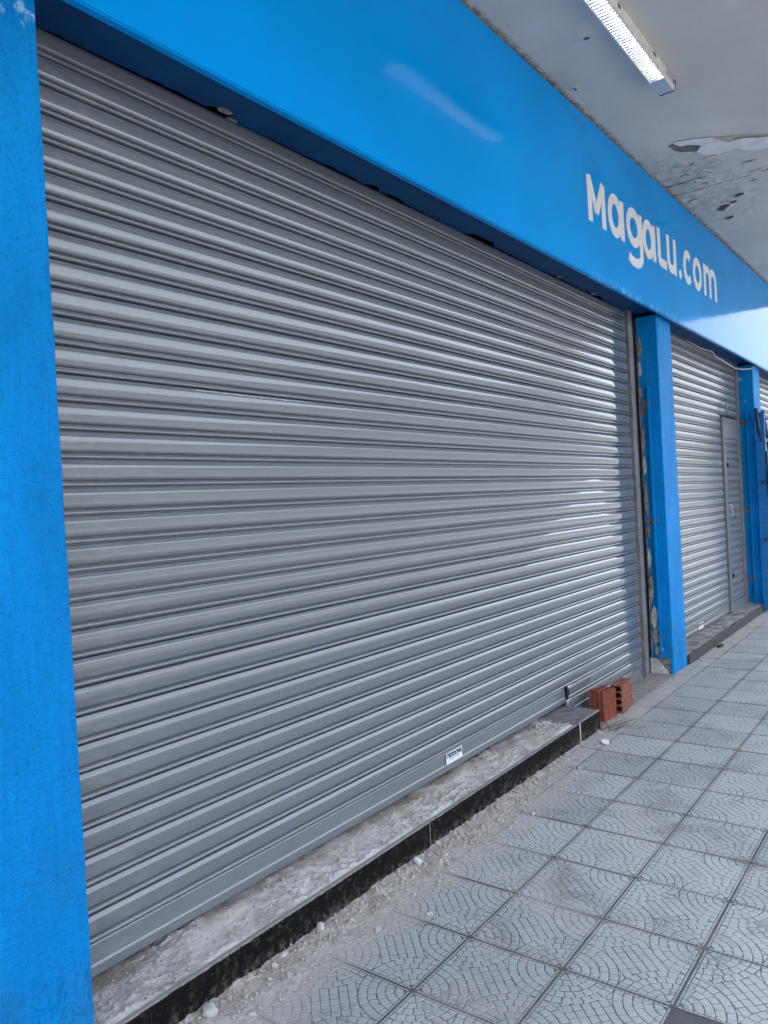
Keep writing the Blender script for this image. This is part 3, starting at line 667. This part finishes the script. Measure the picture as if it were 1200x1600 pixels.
def side_details(p, x, name_x, zlo, zhi, zb):
    """old angle iron, rusty brackets and broken plaster edge on the pillar's shutter side"""
    a = MB(); a.box((x-.036, .606, zlo), (x-.001, .620, zhi)); a.build('angle_iron', M['wall'], p)
    for z in zb:
        q = MB(); pts = [(.652+.030*math.cos(t*.785)*random.uniform(.7, 1.2), z+.034*math.sin(t*.785)*random.uniform(.7, 1.3)) for t in range(8)]
        q.prism(pts, x-.009, x-.0005, 'x'); q.build('rusty_bracket', M['rust'], p)
        q = MB(); pts = [(.596+.010*math.cos(t*.785), z+.002+.016*math.sin(t*.785)*random.uniform(.7, 1.3)) for t in range(8)]
        q.prism(pts, x-.006, x-.0005, 'x'); q.build('rusty_bracket', M['rust'], p)
def rough_strip(p, x, y0, y1, z0, z1, amp, name='broken_edge', seed=0):
    zs = lin(z0, z1, 260); ts = lin(0, 1, 9); mb = MB()
    def f(z, t):
        e = .010*fbm(z, seed, 0, 7)+.006*fbm(z, seed, 4, 30)
        y = y0+e+(y1-y0-e)*t
        d = .002 if t == 0 else -.004-amp*abs(fbm(z, t*.6, seed, 16, 5))
        return (x+d*(-1 if t == 0 else -1)-.004, y, z)
    mb.grid(zs, ts, f); mb.build(name, M['plaster'], p, smooth=30, fix=False)
p2 = thing('blue_pillar', 'blue pillar between the wide shutter and the wicket door shutter', 'pillar', (4.8, .6, 0), 'blue pillars along the shop front')
PX = 4.635
zsplit = .135
mb = pillar_face(PX, 5.03, .690, zsplit); mb.build('shaft', M['wall'], p2, smooth=35)
# lower end: render missing on the shutter side
zs = lin(0, zsplit, 8); mb = MB()
mb.prism([(4.652, .545), (PX, .545), (PX, .526), (PX+.006, .52), (5.024, .52), (5.03, .526), (5.03, .655), (4.75, .655)], 0, zsplit, 'z'); mb.build('shaft_foot', M['wall'], p2)
cz_ = MB(); cz_.grid(lin(.548, .735, 16), lin(0, .155, 14), lambda y, z: (PX+.022+.010*fbm(y, z, 1, 30), y, z)); cz_.build('exposed_core', M['plaster'], p2, smooth=30)
sh = MB(); sh.prism([(.725, .0), (.560, .0), (.572, .022), (.605, .060), (.645, .105), (.668, .128), (.725, .132)], PX-.012, PX+.010, 'x'); sh.build('white_render_shard', M['plaster_white'], p2, bevel=.002)
MB().box((PX+.030, .6905, .14), (5.03, .74, 3.06)).build('shaft_back', M['concrete'], p2)
rough_strip(p2, PX, .660, .702, .14, 2.86, .010, seed=3)
MB().box((4.529, .712, 0), (4.66, .740, 3.09)).build('gap_shade_strip', M['gap_shade'], p2)  # near-black box painted as the shade between rail and pillar
side_details(p2, PX, 0, .145, 2.46, (2.32, 1.31, .30))
for k, (yy, z, ry, rz, mt) in enumerate(((.672, 2.80, .018, .10, 'plaster'), (.676, 2.62, .014, .07, 'plaster_white'), (.678, 2.42, .016, .06, 'plaster'), (.668, 2.26, .020, .05, 'rust'), (.678, 2.02, .014, .12, 'plaster'), (.676, 1.78, .016, .08, 'plaster_white'),
        (.676, 1.50, .015, .14, 'plaster'), (.672, 1.22, .017, .06, 'plaster'), (.676, .98, .016, .10, 'plaster_white'), (.670, .72, .022, .12, 'plaster'), (.660, .48, .028, .10, 'plaster_white'), (.655, .32, .034, .10, 'plaster'), (.640, .20, .045, .05, 'plaster'))):
    pts = [(yy+ry*math.cos(t*.571)*random.uniform(.55, 1.25), z+rz*math.sin(t*.571)*random.uniform(.6, 1.2)) for t in range(11)]
    MB().prism(pts, PX-.0075-.0004*k, PX-.0005, 'x').build('exposed_patch', M[mt], p2)

p3 = thing('blue_pillar', 'farthest blue pillar past the wicket door beside the navy rack', 'pillar', (8.6, .6, 0), 'blue pillars along the shop front')
P3 = 8.395
pillar_face(P3, 8.775, .76, 0).build('shaft', M['wall'], p3, smooth=35)
side_details(p3, P3, 0, .14, 2.50, (2.35, 1.25, .42))
for z0_, z1_, sd_ in ((.12, .30, 2), (.95, 1.20, 5), (1.75, 1.88, 6)):
    rough_strip(p3, P3, .690, .725, z0_, z1_, .006, seed=sd_)
for yy, z, rr in ((.675, 2.90, .02), (.62, 2.62, .008), (.70, 2.02, .016)):
    MB().tube([(P3-.001, yy, z), (P3-.006, yy, z)], rr, 8).build('plaster_chip', M['plaster_white'], p3)
    if rr > .01: MB().tube([(P3-.0061, yy, z), (P3-.008, yy, z)], rr*.45, 8).build('anchor_hole', M['gap_shade'], p3)

# ------------------------------------------------------------------ steps
d1 = thing('door_step', 'long step with rough mortar top and black granite front under the wide shutter', 'step', (1, .6, 0), 'steps under the shutters')
for a, b_ in ((-.80, .8705), (.8745, 2.588), (2.603, 2.928)):
    MB().box((a, .504, -.009), (b_, .5235, .127+random.uniform(-.0015, .0015))).build('granite_slab', M['granite'], d1, bevel=.0025)
MB().box((2.589, .5025, -.005), (2.602, .522, .124)).build('grout_joint', M['grout'], d1, bevel=.003)
MB().box((.871, .506, 0), (.874, .522, .124)).build('grout_joint', M['grout'], d1)
xs = lin(-.80, 2.56, 660); ys = lin(.524, .86, 64)
def tz(x, y):
    q = sst(.522, .545, y)
    rg = 1-abs(nz(x, y, 3, 13)); rg2 = 1-abs(nz(x, y, 5, 31))
    h = .1235 + q*(.009*fbm(x, y, 0, 4.5, 5)+(.0065*(rg**3-.45)+.0036*(rg2**3-.45)+.0026*nz(x, y, 7, 75)+.0016*nz(x, y, 9, 150))*(.45+.9*sst(-.1, .35, nz(x, y, 12, 3))))
    cell = noise.cell(Vector((x*16+nz(x, y, 1, 9), y*19+nz(x, y, 2, 9), 1.5)))
    if cell > .55: h += q*.004*(cell-.55)/.45                       # lumps that broke off square
    h += .014*sst(.60, .72, y)*(.45+nz(x, 0, 9, 2.5))
    return (x, y, max(h, .106))
MB().grid(xs, ys, tz).build('mortar_tread', M['tread'], d1, smooth=24)
xs = lin(2.50, 2.928, 60); ys = lin(.520, .86, 44)
MB().grid(xs, ys, lambda x, y: (x, y, .129+.0035*fbm(x, y, 2, 9, 4)+.012*sst(.60, .80, y)*nz(x, y, 1, 6)-.05*sst(.035, 0, x-2.50-.03*(y-.52)-.02*nz(y, 0, 0, 14))-.012*sst(2.915, 2.93, x))).build('mortar_patch', M['mortar'], d1, smooth=True)
MB().grid(lin(.505, .86, 30), lin(-.01, .128, 12), lambda y, z: (2.9285+.004*fbm(y, z, 0, 20), y, z)).build('step_end', M['mortar'], d1, smooth=True)
MB().box((-.80, .53, -.009), (2.92, .86, .100)).build('step_core', M['concrete'], d1)

d2 = thing('door_step', 'low dark step in front of the shutter with the wicket door', 'step', (6.7, .6, 0), 'steps under the shutters')
for a, b_ in ((5.06, 6.30), (6.303, 8.392)):
    MB().box((a, .507, -.009), (b_, .5235, .088+.004*(a > 6))).build('granite_slab', m_simple('dark_dusty_granite', (.03, .03, .032), .6, scale=14, c2=(.06, .058, .055), bump=.2) if a < 6 else bpy.data.materials['dark_dusty_granite'], d2, bevel=.003)
MB().grid(lin(5.035, 8.394, 330), lin(.522, .86, 30), lambda x, y: (x, y, .088+.010*sst(.52, .56, y)*fbm(x, y, 6, 6, 5)+.006*abs(fbm(x, y, 3, 20, 4))+.02*math.exp(-((x-6.75)/.12)**2-((y-.56)/.06)**2)+.015*sst(8.2, 8.39, x)*abs(fbm(x, y, 0, 14)))).build('mortar_tread', m_simple('dirty_mortar_bed', (.36, .34, .31), .93, scale=9, c2=(.15, .145, .14), bump=.8, bd=.006), d2, smooth=True)
MB().box((5.035, .53, -.009), (8.39, .86, .070)).build('step_core', M['concrete'], d2)
tag(MB().grid(lin(2.932, 4.72, 160), lin(.488, .86, 36), lambda x, y: (x, y, .0035+.0015*fbm(x, y, 0, 9, 4)-.012*sst(.505, .488, y+.006*fbm(x, 0, 0, 9)))).build('threshold_slab', M['slab'], smooth=True), kind='structure')

# ------------------------------------------------------------------ hollow bricks
def flute(x0, x1, n, d):
    pts = []
    for k in range(n):
        a = x0+(x1-x0)*k/n; s_ = (x1-x0)/n
        pts += [(a+s_*.06, 0), (a+s_*.14, d), (a+s_*.86, d), (a+s_*.94, 0)]
    return pts
def hollow_brick(name, mt, label, lx, ly, h, cells, loc, rotz, upright):
    """lx, ly cross-section with cells, extruded along h"""
    root = thing(name, label, 'brick', loc, 'hollow bricks by the step')
    mb = MB(); d = .006
    outer = [(p[0], p[1]) for p in flute(0, lx, 5, d)]
    outer += [(lx-p[1], p[0]) for p in flute(0, ly, 3, d)]
    outer += [(lx-p[0], ly-p[1]) for p in flute(0, lx, 5, d)]
    outer += [(p[1], ly-p[0]) for p in flute(0, ly, 3, d)]
    bm = bmesh.new()
    loops = [outer]; nx, ny = cells; wall = .0105
    cw, ch = (lx-wall*(nx+1))/nx, (ly-wall*(ny+1))/ny
    for i in range(nx):
        for j in range(ny):
            a, b_ = wall+i*(cw+wall), wall+j*(ch+wall); c = min(cw, ch)*.31
            loops.append([(a+c, b_), (a+cw-c, b_), (a+cw, b_+c), (a+cw, b_+ch-c), (a+cw-c, b_+ch), (a+c, b_+ch), (a, b_+ch-c), (a, b_+c)])
    for z in (0, h):
        ed = []
        for lp_ in loops:
            vs = [bm.verts.new((x, y, z)) for x, y in lp_]
            ed += [bm.edges.new((vs[i], vs[(i+1) % len(vs)])) for i in range(len(vs))]
        bmesh.ops.triangle_fill(bm, use_beauty=True, use_dissolve=False, edges=ed)
    bm.verts.ensure_lookup_table(); o = 0; tot = sum(len(l) for l in loops); V = list(bm.verts)
    for lp_ in loops:
        n = len(lp_)
        for i in range(n): bm.faces.new((V[o+i], V[o+(i+1) % n], V[tot+o+(i+1) % n], V[tot+o+i]))
        o += n
    bmesh.ops.recalc_face_normals(bm, faces=bm.faces)
    if not upright:    # lay the cells along x: (x,y,z)->(z, y, x)
        for v in bm.verts: v.co = Vector((v.co.z, v.co.y, v.co.x))
        bmesh.ops.recalc_face_normals(bm, faces=bm.faces)
    me = bpy.data.meshes.new('clay_body'); bm.to_mesh(me); bm.free(); me.materials.append(mt)
    o_ = bpy.data.objects.new('clay_body', me); col.objects.link(o_); o_.parent = root
    root.rotation_euler.z = rotz
    return root
A = hollow_brick('hollow_brick', M['brick'], 'red hollow brick standing upright with its cells open on top beside the step', .170, .112, .205, (4, 2), (3.068, .530, .004), R(-9), True)
B = hollow_brick('hollow_brick', M['brickb'], 'paler hollow brick with four dark round holes in its end behind the red one', .200, .090, .255, (4, 1), (3.325, .490, .004), R(3), False)

# ------------------------------------------------------------------ rubble dust, stones and litter
def dust_h(x, y):
    d = .504-y
    wd = .20+.05*nz(x, 0, 3, 2.2)+.04*nz(x, 0, 9, 6)
    if x > 1.2: wd -= .10*sst(1.2, 2.1, x)
    amp = .020*(.55+.6*abs(nz(x, 0, 5, 2.7)))*(1-.75*sst(1.5, 2.2, x))
    h = amp*max(0, 1-d/wd)**1.3
    h += (.007*fbm(x, y, 0, 12, 5)+.0055*abs(fbm(x, y, 4, 45, 3))+.003*nz(x, y, 2, 95))*sst(wd*1.25, wd*.4, d)
    h -= .0045*sst(wd*.55, wd*1.0, d) + .004*sst(2.2, 2.8, x)
    return max(h-.0005, -.006)
tag(MB().grid(lin(-.98, 2.9, 780), lin(.20, .5038, 66), lambda x, y: (x, y, dust_h(x, y))).build('dust_drift', M['dust'], smooth=26),
    'pale grey rubble dust swept against the black granite step', 'dust', kind='stuff')
tag(MB().grid(lin(4.3, 8.2, 330), lin(.40, .519, 22), lambda x, y: (x, y, -.006+.010*sst(.44, .52, y)*(.6+.7*fbm(x, y, 1, 8, 5))+.003*abs(fbm(x, y, 3, 40, 3)))).build('dust_drift', M['dust'], smooth=True),
    'thin gritty dust at the foot of the middle pillar and far step', 'dust', kind='stuff')
def stone_bm(r, seed, flat=.65):
    bm = bmesh.new(); bmesh.ops.create_icosphere(bm, subdivisions=2, radius=r)
    for v in bm.verts:
        d = v.co.normalized(); k = 1+.35*noise.noise(d*1.3+Vector((seed, 0, 0)))+.14*noise.noise(d*3.4+Vector((0, seed, 0)))
        q = d*r*k; v.co = Vector((q.x, q.y*.8, q.z*flat))
    return bm
for x, y, r_, seed, lab in (
    (-.452, .462, .030, 1, 'largest pale stone lying in the dust at the lower left against the granite'),
    (-.375, .352, .015, 2, 'small round pale pebble out in the dust near the lower left'),
    (-.112, .476, .017, 3, 'cream pebble touching the granite step near the bottom left'),
    (.088, .480, .023, 4, 'smooth whitish stone in the dust, next one along from the cream pebble'),
    (-.168, .462, .014, 5, 'flat grey pebble just left of the cream pebble')):
    bm = stone_bm(r_, seed); me = bpy.data.meshes.new('stone'); bm.to_mesh(me); bm.free(); me.materials.append(M['stone'])
    me.polygons.foreach_set('use_smooth', [True]*len(me.polygons)); me.set_sharp_from_angle(angle=R(30))
    o = link('stone', me); o.location = (x, y, max(dust_h(x, y), 0)+r_*.38); o.rotation_euler = (.2*seed, .1, seed)
    tag(o, lab, 'stone', 'pale stones in the dust')
o = MB().prism([(-.025, -.012), (.02, -.02), (.03, .004), (.0, .022)], 0, .014, 'z').build('tile_shard', M['paper'], bevel=.002)
o.location = (.711, .472, dust_h(.711, .472)+.004); o.rotation_euler = (.5, .25, .4); tag(o, 'white broken tile shard in the dust by the granite step', 'shard')
o = MB().prism([(-.035, -.02), (.03, -.025), (.036, .012), (.0, .028), (-.03, .015)], 0, .003, 'z').build('paper_scrap', M['paper'])
o.location = (2.66, .37, .006); o.rotation_euler = (.22, -.12, .3); tag(o, 'white paper scrap on the tiles in front of the bricks', 'paper')
tw = thing('twig', 'thin dry brown twigs lying on the tiles beside the red brick', 'twig', (2.95, .44, .006))
for k in range(9):
    a = random.uniform(-.5, .6); L = random.uniform(.12, .34); x0, y0 = 2.86+random.uniform(-.03, .12), .42+random.uniform(-.03, .06)
    MB().tube([(x0, y0, .006), (x0+L*.5*math.cos(a), y0+L*.5*math.sin(a)-.01, .010+random.uniform(0, .012)), (x0+L*math.cos(a), y0+L*math.sin(a)-.03*random.random(), .006)], [.0022, .002, .001], 5).build('stem', M['twig'], tw)
bm = stone_bm(.045, 11, .5); me = bpy.data.meshes.new('mud_clod'); bm.to_mesh(me); bm.free(); me.materials.append(M['crack'])
o = link('mud_clod', me); o.location = (5.98, .465, .010); o.scale = (1.9, .7, .6); tag(o, 'dark lump of mud on the tiles against the far low step', 'mud')
# uncounted crumbs
rb = MB()
ico = bmesh.new(); bmesh.ops.create_icosphere(ico, subdivisions=1, radius=1); IV = [v.co.copy() for v in ico.verts]; IF = [[v.index for v in f.verts] for f in ico.faces]; ico.free()
def crumb(x, y, z, r_):
    e = Matrix.Rotation(random.uniform(0, 6), 3, 'Z') @ Matrix.Rotation(random.uniform(0, 6), 3, 'X')
    s_ = Vector((random.uniform(.7, 1.3), random.uniform(.6, 1.1), random.uniform(.5, .9)))
    rb.add([Vector((x, y, z+r_*.25)) + e @ Vector((v.x*s_.x, v.y*s_.y, v.z*s_.z))*r_*random.uniform(.75, 1.2) for v in IV], IF)
for k in range(3600):
    x = random.uniform(-.75, 2.3); d = abs(random.gauss(0, .085)); y = .5-d
    if y < .12: continue
    r_ = min(.014, .0017*math.exp(random.gauss(.55, .66))); crumb(x, y, max(dust_h(x, y), -.001), r_)
for k in range(1500):
    x = random.uniform(-.78, 2.5); y = random.uniform(.54, .72); r_ = min(.012, .0018*math.exp(random.gauss(.35, .6))); crumb(x, y, tz(x, y)[2], r_)
for k in range(420):
    x = random.choice((random.gauss(4.85, .3), random.uniform(2.4, 8.2))); y = .51-abs(random.gauss(0, .05)); crumb(x, y, .001, min(.012, .002*math.exp(random.gauss(.3, .6))))
tag(rb.build('rubble_crumbs', M['dust'], fix=False), 'small crumbs of broken mortar scattered along the steps', 'rubble', kind='stuff')

# ------------------------------------------------------------------ cable and navy rack at the far pillar
wr = [(6.2, .70, 3.09), (6.55, .66, 3.05), (6.85, .61, 3.04), (6.98, .60, 2.99), (7.15, .60, 2.995), (7.42, .60, 2.98), (7.75, .585, 2.955), (8.0, .56, 2.965), (8.3, .53, 3.00), (8.5, .505, 3.05)]
tag(MB().tube(wr, .006, 6).build('loose_cable', M['wire'], smooth=True), 'thin pale cable drooping under the sign by the farthest pillar', 'cable')
rk = thing('leaning_rack', 'navy metal rack with hanging black strap at the right edge', 'rack', (8.6, .45, 0))
for xa, xb in ((8.20, 8.66), (8.62, 9.1)):
    MB().tube([(xa, .47, 2.50), (xa+.10, .455, 2.20), (xb, .44, 1.35), (xb, .44, 0)], .022, 8).build('upright', M['navy'], rk, smooth=True)
for z in (2.42, 2.12, 1.6, .9):
    MB().box((8.26, .425, z-.02), (9.3, .45, z+.02)).build('cross_bar', M['navy'], rk, bevel=.003)
MB().box((8.30, .40, .02), (8.34, .50, 2.46)).build('side_panel', M['steelblue'], rk)
MB().box((8.285, .38, 1.42), (8.36, .398, 1.98)).build('hanging_strap', M['black'], rk, bevel=.004)
MB().box((8.32, .36, 1.30), (8.42, .397, 1.46)).build('green_pouch', M['green'], rk, bevel=.012)
